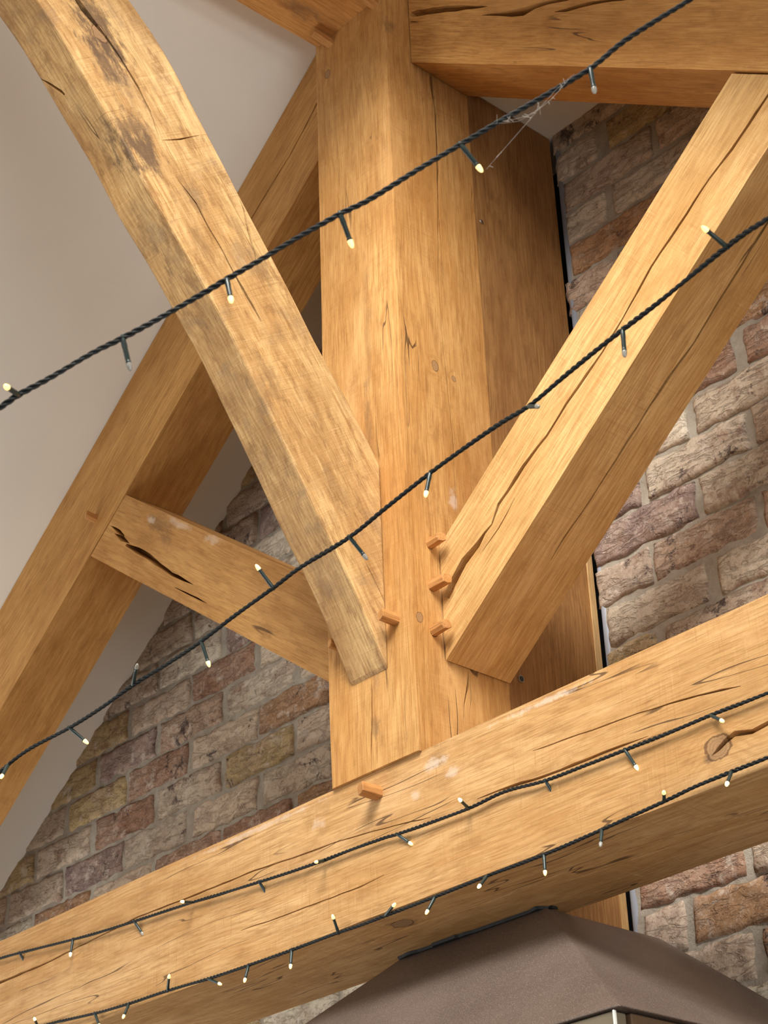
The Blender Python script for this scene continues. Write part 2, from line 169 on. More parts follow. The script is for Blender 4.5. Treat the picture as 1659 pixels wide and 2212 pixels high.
    for (su, sv, sw, ru, rv, st) in marks:      # pale plaster smears
        dv = N.vm('MULTIPLY', N.vm('SUBTRACT', V, (su, sv, sw)), (1/ru, 1/rv, 1/rv))
        d = N.math('ADD', N.vm('LENGTH', dv, out=1), N.math('MULTIPLY', N.math('SUBTRACT', N.noise(V, 45, 5, .7), .5), 2.8))
        c = N.mix(N.math('MULTIPLY', N.step(d, .2, 1.0, 1, 0), st), c, (.72, .60, .50))
    hk = ck
    for (d, kr) in (kmask or []):
        rings = N.math('ADD', N.math('MULTIPLY', N.math('SINE', N.math('MULTIPLY', d, 2*math.pi/(kr*.3))), .5), .5)
        kc = N.mix(N.math('MULTIPLY', rings, .5), (.36, .21, .10), (.20, .10, .045))
        c = N.mix(N.step(d, kr * .8, kr * 1.02, .85, 0), c, kc)
        rim = N.step(N.math('ABSOLUTE', N.math('SUBTRACT', d, kr * .98)), kr*.03, kr * .12, .75, 0)
        c = N.mix(rim, c, (.10, .045, .02))
    N.put(N.b.inputs['Base Color'], c)
    N.b.inputs['Roughness'].default_value = rough
    N.b.inputs['Specular IOR Level'].default_value = spec
    h = N.math('ADD', N.math('MULTIPLY', fib, .5), N.math('MULTIPLY', sawn, .8 * saw + .1))
    h = N.math('SUBTRACT', h, N.math('MULTIPLY', ck, 1.5))
    nb = N.bump(h, .6, .0011)
    nb = N.bump(N.noise(V, 25, 3), .25, .002, nb)
    N.lk(nb, N.b.inputs['Normal'])
    return N.m

def plain(name, col, rough=.6, metal=0.0, bumpv=0.0, bscale=200, var=0.0, spec=.4):
    N = NT(name); g = N.node('ShaderNodeNewGeometry')
    c = col
    if var:
        c = N.mix(N.step(N.noise(g.outputs['Position'], 3.0, 5), .3, .7), tuple(x*(1-var) for x in col), tuple(min(1, x*(1+var*.5)) for x in col))
    N.put(N.b.inputs['Base Color'], c if not isinstance(c, tuple) else (*c, 1))
    N.b.inputs['Roughness'].default_value = rough; N.b.inputs['Metallic'].default_value = metal
    N.b.inputs['Specular IOR Level'].default_value = spec
    if bumpv: N.lk(N.bump(N.noise(g.outputs['Position'], bscale, 4), bumpv, .001), N.b.inputs['Normal'])
    return N.m

# ------------------------------------------------------------------ timber builder
def groove_mesh(n, pts, seed):
    """closed wedge following a split across a face (n = outward normal)"""
    rnd = random.Random(seed); n = Vector(n).normalized()
    P = []
    for i in range(len(pts) - 1):
        a, b = pts[i], pts[i+1]; A, B = Vector(a[:3]), Vector(b[:3])
        k = max(1, int((B - A).length / .02))
        for j in range(k):
            t = j / k; P.append((A.lerp(B, t), a[3] + (b[3] - a[3]) * t, 0 if j == 0 else 1))
    P.append((Vector(pts[-1][:3]), pts[-1][3], 0))
    bm = bmesh.new(); rows = []
    for i, (c, wd, jig) in enumerate(P):
        t = (P[min(i+1, len(P)-1)][0] - P[max(i-1, 0)][0]).normalized()
        s = n.cross(t).normalized()
        c = c + s * jig * rnd.uniform(-.0006, .0006)
        wd = max(.0006, wd * 1.35 * rnd.uniform(.8, 1.2))
        if i in (0, len(P)-1): wd = min(wd, .0006) if wd < .004 else wd
        dep = min(.045, .006 + wd * 7)
        rows.append([bm.verts.new(c + s*wd*.6 + n*.004), bm.verts.new(c - s*wd*.6 + n*.004), bm.verts.new(c - n*dep - s*wd*.45), bm.verts.new(c - n*dep + s*wd*.45)])
    for a, b in zip(rows[:-1], rows[1:]):
        for k in range(4): bm.faces.new((a[k], a[(k+1) % 4], b[(k+1) % 4], b[k]))
    bm.faces.new(rows[0]); bm.faces.new(rows[-1])
    bmesh.ops.recalc_face_normals(bm, faces=bm.faces)
    me = bpy.data.meshes.new('tmp'); bm.to_mesh(me); bm.free(); return me
def cyl_mesh(base, axis, r, l, seg=14, r2=None):
    bm = bmesh.new(); axis = Vector(axis).normalized()
    bmesh.ops.create_cone(bm, cap_ends=True, segments=seg, radius1=r, radius2=r if r2 is None else r2, depth=l)
    q = axis.to_track_quat('Z', 'Y')
    bmesh.ops.transform(bm, matrix=Matrix.Translation(Vector(base) + axis*l/2) @ q.to_matrix().to_4x4(), verts=bm.verts)
    me = bpy.data.meshes.new('tmp'); bm.to_mesh(me); bm.free(); return me
def box_mesh(a, b):
    bm = bmesh.new(); bmesh.ops.create_cube(bm, size=1)
    a, b = Vector(a), Vector(b)
    for v in bm.verts: v.co = Vector(((a[i]+b[i])/2 + v.co[i]*(b[i]-a[i]) for i in range(3)))
    me = bpy.data.meshes.new('tmp'); bm.to_mesh(me); bm.free(); return me
def volume(me):
    bm = bmesh.new(); bm.from_mesh(me); v = bm.calc_volume(); bm.free(); return v
def carve(me, cutters):
    for c in cutters:
        o = bpy.data.objects.new('tmp', me); COL.objects.link(o)
        co = bpy.data.objects.new('tmp_cut', c); COL.objects.link(co)
        md = o.modifiers.new('b', 'BOOLEAN'); md.operation = 'DIFFERENCE'; md.solver = 'EXACT'; md.object = co
        bpy.context.view_layer.update()
        out = bpy.data.meshes.new_from_object(o.evaluated_get(bpy.context.evaluated_depsgraph_get()))
        bpy.data.objects.remove(o); bpy.data.objects.remove(co)
        if abs(volume(out)) > .85 * abs(volume(me)): me = out
        else: print('CARVE SKIPPED', me.name, len(out.vertices), len(me.vertices))
    return me
def set_grain(me, fn):
    at = me.attributes.get('grain') or me.attributes.new('grain', 'FLOAT_VECTOR', 'POINT')
    for i, v in enumerate(me.vertices): at.data[i].vector = fn(v.co)
def warp(me, amp, seed):
    for v in me.vertices:
        p = v.co * 4 + Vector((seed, seed*2, 0))
        v.co += nvec(p) * amp
def beam(name, O, L, V, Nn, l, sv, sn, mat, cuts=(), cutters=(), bevel=.003, seed=0, parent=None, amp=.0012):
    O, L, V, Nn = Vector(O), Vector(L).normalized(), Vector(V).normalized(), Vector(Nn).normalized()
    bm = bmesh.new(); k = max(2, int(l / .12)); rows = []
    for i in range(k+1):
        q = O + L * l * i / k
        rows.append([bm.verts.new(q), bm.verts.new(q + V*sv), bm.verts.new(q + V*sv + Nn*sn), bm.verts.new(q + Nn*sn)])
    long_e = []
    for a, b in zip(rows[:-1], rows[1:]):
        for j in range(4): bm.faces.new((a[j], a[(j+1) % 4], b[(j+1) % 4], b[j]))
    bm.faces.new(rows[0]); bm.faces.new(rows[-1])
    for e in bm.edges:
        d = (e.verts[0].co - e.verts[1].co).normalized()
        if abs(d.dot(L)) > .99: long_e.append(e)
    bmesh.ops.bevel(bm, geom=long_e, offset=bevel, segments=2, affect='EDGES', profile=.5)
    for (p, n) in cuts:     # keep the side n points away from
        r = bmesh.ops.bisect_plane(bm, geom=bm.verts[:] + bm.edges[:] + bm.faces[:], plane_co=Vector(p), plane_no=Vector(n), clear_outer=True)
        bmesh.ops.holes_fill(bm, edges=[e for e in bm.edges if e.is_boundary], sides=0)
    bmesh.ops.recalc_face_normals(bm, faces=bm.faces)
    me = bpy.data.meshes.new(name); bm.to_mesh(me); bm.free()
    warp(me, amp, seed)
    me = carve(me, cutters)
    off = Vector((seed * 1.37, 0, 0))
    set_grain(me, lambda c: Vector(((c-O).dot(L), (c-O).dot(V), (c-O).dot(Nn))) + off)
    recentre(me, O); me.name = name
    o = link(name, me, mat, parent); o.location = O
    return o
def cracks(key):
    return [groove_mesh(n, p, i * 7 + len(key)) for i, (n, p) in enumerate(CRACKS[key])]

# ------------------------------------------------------------------ the room
plaster = plain('plaster', (0.91, 0.905, 0.86), .85, bumpv=.15, bscale=60, var=.03, spec=.2)
TL, TR = math.tan(.6496), math.tan(.6360)
def slab(name, prof, y0, y1, mat, holes=None):      # prof: x,z outline, extruded along y
    bm = bmesh.new()
    a = [bm.verts.new(U(x, y0, z)) for x, z in prof]; b = [bm.verts.new(U(x, y1, z)) for x, z in prof]
    bm.faces.new(a); bm.faces.new(b)
    for i in range(len(a)): bm.faces.new((a[i], a[(i+1) % len(a)], b[(i+1) % len(a)], b[i]))
    bmesh.ops.recalc_face_normals(bm, faces=bm.faces)
    me = bpy.data.meshes.new(name); bm.to_mesh(me); bm.free()
    return tag(link(name, me, mat), kind='structure')
zl = lambda x: 8.35 + TL * (x + 1)
zr = lambda x: 8.35 - TR * x
slab('ceiling_left', [(-16, zl(-16)), (-.5, zl(-.5)), (-.5, zl(-.5) + .5), (-16, zl(-16) + .5)], -34, 2.7, plaster)
# right slope, split round the rooflight opening
for i, (xa, xb, ya, yb) in enumerate(((-.5, 1.3, -34, 2.7), (1.3, 6.2, -34, -8.6), (1.3, 6.2, -1.5, 2.7), (6.2, 13.5, -34, 2.7))):
    slab('ceiling_right', [(xa, zr(xa)), (xb, zr(xb)), (xb, zr(xb) + .5), (xa, zr(xa) + .5)], ya, yb, plaster)
slab('ceiling_flat', [(-2.65, 7.09), (1.68, 7.09), (1.68, 7.2), (-2.65, 7.2)], 1.02, 2.6, plaster)
slab('floor', [(-16, -13.5), (20, -13.5), (20, -14), (-16, -14)], -34, 2.7, plain('stone_floor', (.30, .24, .18), .5))
slab('wall_left', [(-16, -13.5), (-15.8, -13.5), (-15.8, zl(-15.8)), (-16, zl(-16))], -34, 2.7, plaster)

# brick gable wall
def brick_wall():
    N = NT('brick')
    ac = N.node('ShaderNodeAttribute', attribute_name='tone').outputs['Color']
    P = N.node('ShaderNodeAttribute', attribute_name='grain').outputs['Vector']
    lo = N.noise(P, 11, 5, .65); hi = N.noise(P, 75, 5, .7)
    c = N.mix(N.math('MULTIPLY', N.step(lo, .42, .66), .5), ac, (.50, .37, .28))
    c = N.mix(N.math('MULTIPLY', N.step(N.noise(N.vm('ADD', P, (3, 9, 1)), 14, 5, .65), .53, .7), .65), c, (.23, .105, .06))
    c = N.mix(N.math('MULTIPLY', N.step(N.noise(N.vm('ADD', P, (8, 2, 5)), 10, 8, .8), .57, .63), .88), c, (.045, .032, .036))
    c = N.mix(N.math('MULTIPLY', N.step(hi, .5, .75), .35), c, (.60, .50, .42))
    c = N.mix(N.math('MULTIPLY', N.step(hi, .48, .25), .35), c, (.14, .08, .06))
    cr = N.noise(N.vm('MULTIPLY', P, (20, 20, 62)), 1, 5, .7, .8)
    crk = N.step(cr, .52, .40)
    c = N.mix(N.math('MULTIPLY', N.math('MULTIPLY', crk, N.step(lo, .42, .58)), .22), c, (.17, .10, .075))
    fi = N.noise(P, 260, 4, .75)
    c = N.mix(N.math('MULTIPLY', N.step(fi, .5, .68), .4), c, (.17, .11, .085))
    c = N.mix(N.math('MULTIPLY', N.step(fi, .46, .34), .35), c, (.72, .64, .55))
    mi = N.noise(N.vm('ADD', P, (1, 5, 8)), 28, 6, .75)
    c = N.mix(N.math('MULTIPLY', N.step(mi, .54, .64), .6), c, (.66, .57, .48))
    c = N.mix(N.math('MULTIPLY', N.step(mi, .44, .34), .5), c, (.20, .11, .08))
    N.put(N.b.inputs['Base Color'], c); N.b.inputs['Roughness'].default_value = .9; N.b.inputs['Specular IOR Level'].default_value = .15
    h = N.math('SUBTRACT', N.math('ADD', N.math('MULTIPLY', hi, .9), lo), N.math('MULTIPLY', crk, .8))
    N.lk(N.bump(h, .8, .004), N.b.inputs['Normal'])
    M = NT('mortar'); g = M.node('ShaderNodeNewGeometry').outputs['Position']
    c = M.mix(M.step(M.noise(g, 18, 5, .7), .35, .68), (.33, .285, .23), (.46, .415, .345))
    M.put(M.b.inputs['Base Color'], c); M.b.inputs['Roughness'].default_value = .95; M.b.inputs['Specular IOR Level'].default_value = .1
    M.lk(M.bump(M.noise(g, 160, 5, .7), .8, .003), M.b.inputs['Normal'])
    rnd = random.Random(5)
    tones = [(.46, .33, .25), (.52, .40, .31), (.40, .26, .19), (.44, .30, .15), (.30, .155, .10), (.42, .30, .235), (.60, .50, .40), (.36, .19, .10), (.24, .155, .14), (.46, .35, .28), (.50, .37, .28), (.56, .45, .36)]
    verts, faces, cols, gr = [], [], [], []
    def brick(x0, x1, z0, z1, seed):
        nx, nz = max(5, int((x1-x0)/.035)), 10
        t = rnd.choice(tones); k = rnd.uniform(1.0, 1.35); t = (t[0]*k, t[1]*k*1.09, t[2]*k*1.07)
        base = len(verts); sd = Vector((seed*1.7, seed*.61, seed*2.3)); tilt = rnd.uniform(-.004, .004); yb = 2.145 + rnd.uniform(-.012, .012)
        for j in range(nz+1):
            for i in range(nx+1):
                x = x0 + (x1-x0)*i/nx; z = z0 + (z1-z0)*j/nz
                ed = min(i, nx-i, j*1.0, nz-j)
                p = Vector((x, 0, z)) * 1.0
                dn = noise.noise(p*5 + sd) * .016 + noise.noise(p*13 + sd) * .014 + noise.noise(Vector((x*3.5, 0, z*13)) + sd) * .008
                y = yb + dn + (.02 if ed == 0 else 0)
                e2 = nvec(p*6 + sd) * (.032 if ed == 0 else .0)
                verts.append(U(x + e2.x, y, z + e2.z)); cols.append(t); gr.append(Vector((x*S, 0, z*S)) + sd)
        W = nx+1
        for j in range(nz):
            for i in range(nx):
                a = base + j*W + i; faces.append((a, a+1, a+W+1, a+W))
        per = [base+i for i in range(W)] + [base + j*W + nx for j in range(1, nz+1)] + [base + nz*W + i for i in range(nx-1, -1, -1)] + [base + j*W for j in range(nz-1, 0, -1)]
        nb = len(verts)
        for q in per:
            v = verts[q].copy(); v.y = 2.6*S; verts.append(v); cols.append(t); gr.append(gr[q] + Vector((0, .09, 0)))
        n = len(per)
        for i in range(n): faces.append((per[(i+1) % n], per[i], nb+i, nb+(i+1) % n))
    mort = []
    k = 0
    for r in range(-14, 23):
        zb = 2.21 + .3865 * r
        z0, z1 = zb + .022, zb + .3865 - .022
        ph = .66 if r % 2 == 0 else 1.25
        ph -= .59 if False else 0
        i0 = -10
        for i in range(i0, 6):
            a = (1.26 if r % 2 == 0 else .66) + 1.18*(i-1) + rnd.uniform(-.03, .03); b = a + 1.18 - .055 + rnd.uniform(-.02, .02)
            a0, b0 = a + .03, b
            if a0 < .1 < b0 or (a0 < .1 and b0 > -.5):
                if b0 < .25: continue
                a0 = .035 + rnd.uniform(-.035, .05) + (.09 if zb < -.4 else 0)
            if a0 < -1.05 < b0: b0 = -1.06
            elif a0 > -1.06 and b0 < .1: continue
            if b0 < -10.8 or a0 > 6: continue
            xm = max(min(0, b0), a0)
            top = zl(b0) if b0 < -1 else zr(a0)
            if a0 > 0 and a0 < 1.7: top = min(top, 7.1)
            if z0 > top + .1: continue
            k += 1; brick(a0, b0, z0, z1, k)
    me = bpy.data.meshes.new('wall_back'); me.from_pydata(verts, [], faces)
    ca = me.attributes.new('tone', 'FLOAT_COLOR', 'POINT')
    ga = me.attributes.new('grain', 'FLOAT_VECTOR', 'POINT')
    for i, c in enumerate(cols): ca.data[i].color = (*c, 1); ga.data[i].vector = gr[i]
    for p in me.polygons: p.use_smooth = True
    o = tag(link('wall_back', me, N.m), kind='structure')
    # mortar bed, as two gridded sheets left and right of the wall post
    v2, f2 = [], []
    for xa, xb in ((-11, -1.06), (.09, 6)):
        nx, nz = int((xb-xa)/.07), int(12.5/.07); b = len(v2)
        for j in range(nz+1):
            for i in range(nx+1):
                x, z = xa + (xb-xa)*i/nx, -4 + 12.5*j/nz
                v2.append(U(x, 2.176 + noise.noise(Vector((x*4, 0, z*4)))*.012 + noise.noise(Vector((x*15, 3, z*15)))*.01, z))
        for j in range(nz):
            for i in range(nx):
                q = b + j*(nx+1) + i
                if U(0, 0, (v2[q].z - Z0)/S).z > Z0 + S*(max(zl(v2[q].x/S), 0) if v2[q].x < -.2 else zr(v2[q].x/S)) + .3: continue
                f2.append((q, q+1, q+nx+2, q+nx+1))
    m2 = bpy.data.meshes.new('mortar'); m2.from_pydata(v2, [], f2)
    for p in m2.polygons: p.use_smooth = True
    link('mortar', m2, M.m, o)
    b3 = link('backing', box_mesh(U(-16, 2.62, -13.5), U(20, 2.75, 9)), plain('dark_board', (.03, .03, .035), .9), o)
    b4 = link('lower_masonry', box_mesh(U(-16, 2.2, -13.5), U(20, 2.62, -4)), M.m, o)
brick_wall()

# ------------------------------------------------------------------ the oak frame
k_post = [(1.1*0 + .7215+0, .1, 0, .0)]
# king post: grain x = height above tie, y = across face (0..0.2 from left), z = depth from front
post_mat = oak('oak_king_post', (0.66, 0.375, 0.145), (0.47, 0.225, 0.07), pith=(.1, .11), ring=.0075, saw=.85, patch=.5,
               knots=[(.7215, .2, .0797, .008), (.713, .2, .1227, .005), (1.449, .033, 0, .008), (.2247, .2, .0152, .007)],
               stains=[(.60, .115, 0, .09, .010, .35), (.80, .12, 0, .2, .012, .22), (1.46, .2, .01, .03, .02, .6), (.07, .105, 0, .02, .01, .5), (.15, .11, 0, .03, .012, .3)],
               marks=[(.47, .2, .105, .03, .012, .5)])
peg_holes = [cyl_mesh(Vector(p) + Vector((.004, 0, 0)), (-1, 0, 0), .0082, .016) for p in ((0, .0386, 3.0625), (0, .0389, 2.9868), (0, .0378, 2.907))]
def off_seed(knots, seed): return knots
post = beam('king_post', (-.2, -.006, Z0), (0, 0, 1), (1, 0, 0), (0, 1, 0), 1.78, .2, .206, post_mat, cutters=cracks('king_post') + peg_holes, bevel=.004)
tag(post, 'broad upright oak king post in the middle, standing on the tie beam', 'oak post', 'main timbers of the oak truss')
wall_mat = oak('oak_wall_post', (0.42, 0.215, 0.078), (0.27, 0.125, 0.045), pith=(.3, .05), ring=.006, saw=.15, patch=.3, checks=.8)
wp = beam('wall_post', (-.2, .2005, Z0 - 1.1), (0, 0, 1), (1, 0, 0), (0, 1, 0), 1.1 + 7.08*S, .199, .232, wall_mat, seed=0,
          cutters=[box_mesh((-.3, .15, Z0 - 1.125*S), (.1, 1.104*S, Z0 + .001))], bevel=.002)
tag(wp, 'darker oak post between the king post and the brick wall', 'oak post', 'main timbers of the oak truss')
screw = plain('screw_steel', (.55, .52, .48), .35, 1.0)
def fitting(name, p, r, mat, dark=False):
    bm = bmesh.new(); q = Vector(p)
    bmesh.ops.create_uvsphere(bm, u_segments=16, v_segments=8, radius=r)
    for v in bm.verts: v.co.z *= .45
    me = bpy.data.meshes.new(name); 
    bmesh.ops.transform(bm, matrix=Matrix.Rotation(math.pi/2, 4, 'Y'), verts=bm.verts)
    bm.to_mesh(me); bm.free()
    return me
def sub(name, me, mat, parent, loc):        # child mesh given in world position
    o = link(name, me, mat, parent); o.location = Vector(loc) - parent.location; return o
strip = beam('edge_strip', (-.012, .4185, Z0 - .35), (0, 0, 1), (1, 0, 0), (0, 1, 0), .86, .013, .0145, oak('oak_edge_strip', (.66, .43, .22), (.5, .3, .13)), bevel=.001)
strip.parent = wp; strip.location = Vector((-.012, .4185, Z0 - .35)) - wp.location
strip['label'] = 'pale oak edge strip'
s1 = sub('screw', fitting('screw', (0, 0, 0), .0042, screw), screw, wp, (-.0002, .2153, 3.8019))
bolt = cyl_mesh((0, 0, 0), (1, 0, 0), .005, .003, 18)
s2 = sub('bolt_socket', bolt, plain('bolt_black', (.03, .03, .03), .5), wp, (-.002, .228, 2.8804))
bm = bmesh.new()
for i in range(24):
    for rr_, xx in ((.0048, 0), (.0066, .0), (.0062, .003), (.0050, .003)):
        a = i/24*2*math.pi; bm.verts.new((xx, rr_*math.cos(a), rr_*math.sin(a)))
bm.verts.ensure_lookup_table()
for i in range(24):
    for j in range(4):
        bm.faces.new((bm.verts[i*4+j], bm.verts[i*4+(j+1) % 4], bm.verts[((i+1) % 24)*4+(j+1) % 4], bm.verts[((i+1) % 24)*4+j]))
me = bpy.data.meshes.new('bolt_rim'); bm.to_mesh(me); bm.free()
sub('bolt_rim', me, screw, wp, (-.001, .228, 2.8804))

tie_mat = oak('oak_tie_beam', (0.66, 0.40, 0.19), (0.50, 0.265, 0.10), pith=(.10, .13), ring=.0065, saw=1.1, patch=.55, checks=.50,
              knots=[(2.1402, .5, .5, .01)] and [(2.1402+.0, 0, -.1748+.2242, .0165), (2.1402-.6583, .0574, 0, .015)],
              stains=[(1.6+.03, 0, .205, .02, .02, .3), (1.482, .0574, 0, .03, .02, .6), (2.125, 0, .038, .012, .008, .9)],
              marks=[(1.63, 0, .195, .03, .012, .55), (1.66, 0, .17, .02, .012, .45), (1.36, 0, .18, .02, .012, .3), (1.58, 0, .16, .015, .01, .4), (1.85, 0, .214, .12, .006, .5), (1.2, 0, .216, .2, .006, .4)])
tie = beam('tie_beam', (-1.6, 0, Z0 - 1.12*S), (1, 0, 0), (0, 1, 0), (0, 0, 1), 2.7, .22, 1.12*S, tie_mat, cutters=cracks('tie_beam'), bevel=.003, amp=.0018)
tag(tie, 'long horizontal oak tie beam crossing the foot of the frame', 'oak beam', 'main timbers of the oak truss')

# principal rafters (y .28 - 1.0 of the post), soffit heights from the survey
raf_l = oak('oak_left_rafter', (0.64, 0.35, 0.12), (0.46, 0.22, 0.065), pith=(.05, -.1), ring=.009, saw=.12, patch=.5, checks=.7)
cL, sL = math.cos(.6496), math.sin(.6496)
Lr = beam('principal_rafter', U(-1, .285, 6.985) + Vector((cL, 0, sL))*.3, (-cL, 0, -sL), (0, 1, 0), (-sL, 0, cL), 3.4, .72*S, 1.078*S, raf_l,
          cuts=[((-.2032, 0, 0), (1, 0, 0)), ((-3.1, 0, 0), (-1, 0, 0))], cutters=cracks('rafter_l'), seed=3)
tag(Lr, 'oak principal rafter sloping down left below the white ceiling', 'oak rafter', 'main timbers of the oak truss')
raf_r = oak('oak_right_rafter', (0.66, 0.35, 0.12), (0.47, 0.22, 0.065), pith=(.04, .09), ring=.006, saw=.25, patch=.5, checks=.6,
            marks=[(1.2, 0, .08, .02, .02, .3)])
cR, sR = math.cos(.6360), math.sin(.6360)
Rr = beam('principal_rafter', U(0, .27, 6.98) - Vector((cR, 0, -sR))*.3, (cR, 0, -sR), (0, 1, 0), (sR, 0, cR), 2.2, .725*S, 1.085*S, raf_r,
          cuts=[((.0028, 0, 0), (-1, 0, 0))], cutters=cracks('rafter_r'), seed=5)
tag(Rr, 'split oak rafter at upper right running from the post head to the frame edge', 'oak rafter', 'main timbers of the oak truss')
# struts
th = math.atan(.766); c_, s_ = math.cos(th), math.sin(th)
st_r = oak('oak_right_strut', (0.70, 0.44, 0.20), (0.53, 0.285, 0.10), pith=(.08, .05), ring=.006, saw=.9, patch=.4, checks=.66,
           stains=[(.30, 0, .14, .05, .03, .35), (1.75*.0+.42, 0, .15, .04, .02, .25)], marks=[(.98, 0, .02, .02, .012, .4), (.83, 0, .0, .2, .006, .4)])
Rs = beam('strut', U(0, .29, .81) - Vector((c_, 0, s_))*.2, (c_, 0, s_), (0, 1, 0), (-s_, 0, c_), 1.9, .705*S, 1.01*c_*S, st_r,
          cuts=[((.0028, 0, 0), (-1, 0, 0)), (U(0, 0, 6.96), (sR, 0, cR))], cutters=cracks('strut_r'), seed=7)
tag(Rs, 'pale oak strut with a long open split, rising right from the king post foot', 'oak strut', 'main timbers of the oak truss')
th2 = math.atan(.745); c2, s2_ = math.cos(th2), math.sin(th2)
st_l = oak('oak_left_strut', (0.62, 0.33, 0.115), (0.44, 0.21, 0.065), pith=(.06, .06), ring=.009, saw=.2, patch=.5, checks=.68,
           stains=[(1.0, 0, .12, .05, .02, .5), (.96, 0, .10, .03, .02, .4)], marks=[(1.04, 0, .12, .02, .01, .5), (.93, 0, .135, .06, .01, .4), (.8, 0, .135, .04, .012, .35)])
Ls = beam('strut', U(-1, .29, .86) + Vector((c2, 0, -s2_))*.2, (-c2, 0, s2_), (0, 1, 0), (s2_, 0, c2), 1.9, .705*S, .895*c2*S, st_l,
          cuts=[((-.2028, 0, 0), (1, 0, 0)), (U(-1, 0, 6.962), (-sL, 0, cL))], cutters=cracks('strut_l'), seed=0)
tag(Ls, 'shorter oak strut at left between the left rafter and the king post', 'oak strut', 'main timbers of the oak truss')
# ridge beam out of the post head
rb_mat = oak('oak_ridge_beam', (0.62, 0.30, 0.09), (0.44, 0.19, 0.055), pith=(.05, .05), ring=.008, saw=.2, patch=.4, checks=.5, stains=[(3.3, .06, 0, .05, .02, .6)])
rbm = beam('ridge_beam', U(-.98, -17, 7.68), (0, 1, 0), (1, 0, 0), (0, 0, 1), 17*S - .0065, .93*S, 1.3*S, rb_mat, bevel=.004)
tag(rbm, 'dark amber ridge beam joining the king post head at the top', 'oak beam', 'main timbers of the oak truss')
rbm.name = 'ridge_beam'

# curved brace, profile in the plane across the truss
LOW = [(-6.1, 7.66), (-5.3, 7.05), (-4.5, 6.38), (-3.6, 5.63), (-3.29, 5.32), (-2.99, 4.98), (-2.66, 4.6), (-2.41, 4.25), (-2.13, 3.93), (-1.85, 3.57), (-1.6, 3.25), (-1.37, 2.9), (-1.13, 2.55), (-.94, 2.26), (-.71, 1.89), (-.49, 1.57), (-.27, 1.2), (-.06, .80)]
UP = [(-4.35, 7.66), (-3.5, 6.9), (-2.67, 6.13), (-2.45, 5.93), (-2.21, 5.66), (-1.96, 5.3), (-1.69, 4.93), (-1.5, 4.66), (-1.32, 4.42), (-1.13, 4.16), (-.93, 3.88), (-.70, 3.53), (-.375, 3.1), (-.045, 2.63)]
def smooth_curve(pts, n):
    P = [Vector((0, *p)) for p in pts]; L = [0]
    for a, b in zip(P[:-1], P[1:]): L.append(L[-1] + (b-a).length)
    out = []
    for k in range(n):
        s = L[-1]*k/(n-1); i = max(j for j in range(len(L)) if L[j] <= s + 1e-9); i = min(i, len(P)-2)
        t = (s - L[i])/(L[i+1]-L[i]); p0 = P[max(i-1, 0)]; p1 = P[i]; p2 = P[i+1]; p3 = P[min(i+2, len(P)-1)]
        out.append(.5*((2*p1) + (p2-p0)*t + (2*p0-5*p1+4*p2-p3)*t*t + (3*p1-p0-3*p2+p3)*t**3))
    return out
nB = 60
low = smooth_curve(LOW, nB); up = smooth_curve(UP, nB)
x0b, x1b = -.725, -.30
bm = bmesh.new(); rows = []
for a, b in zip(low, up):
    rows.append([bm.verts.new(U(x0b, a.y, a.z)), bm.verts.new(U(x1b, a.y, a.z)), bm.verts.new(U(x1b, b.y, b.z)), bm.verts.new(U(x0b, b.y, b.z))])
for a, b in zip(rows[:-1], rows[1:]):
    for j in range(4): bm.faces.new((a[j], a[(j+1) % 4], b[(j+1) % 4], b[j]))
# foot: drops to the flat seat on the post face
e = rows[-1]
yf = -.034
foot = [bm.verts.new(U(x0b, yf, .775)), bm.verts.new(U(x1b, yf, .775)), bm.verts.new(U(x1b, yf, 2.60)), bm.verts.new(U(x0b, yf, 2.60))]
for j in range(4): bm.faces.new((e[j], e[(j+1) % 4], foot[(j+1) % 4], foot[j]))
bm.faces.new(rows[0]); bm.faces.new(foot)
bm.normal_update()
le = [x for x in bm.edges if len(x.link_faces) == 2 and all(abs(f.normal.x) < .5 or abs(f.normal.x) > .5 for f in x.link_faces) and (abs(x.link_faces[0].normal.x) > .5) != (abs(x.link_faces[1].normal.x) > .5)]
bmesh.ops.bevel(bm, geom=le, offset=.0035, segments=2, affect='EDGES', profile=.5)
bmesh.ops.recalc_face_normals(bm, faces=bm.faces)
me = bpy.data.meshes.new('curved_brace'); bm.to_mesh(me); bm.free()
warp(me, .0015, 11)
me = carve(me, cracks('brace'))
mid = [(a + b)*.5 for a, b in zip(low, up)]
MW = [U(0, q.y, q.z) for q in mid]; ML = [0]
for a, b in zip(MW[:-1], MW[1:]): ML.append(ML[-1] + (b-a).length)
def brace_grain(c):
    q = Vector((0, c.y, c.z)); i = min(range(nB), key=lambda k: (MW[k]-q).length_squared)
    i = min(max(i, 1), nB-2); t = (MW[i+1]-MW[i-1]).normalized(); d = q - MW[i]
    nrm = Vector((0, -t.z, t.y))
    return Vector((ML[i] + d.dot(t), d.dot(nrm), c.x))
set_grain(me, brace_grain)
def bu(y, z):
    g = brace_grain(U(0, y, z)); return g.x, g.y
def bst(y, z, ru, rv, s): g = bu(y, z); return (g[0], g[1], -.06, ru, rv, s)
kb = bu(-2.95, 5.6)
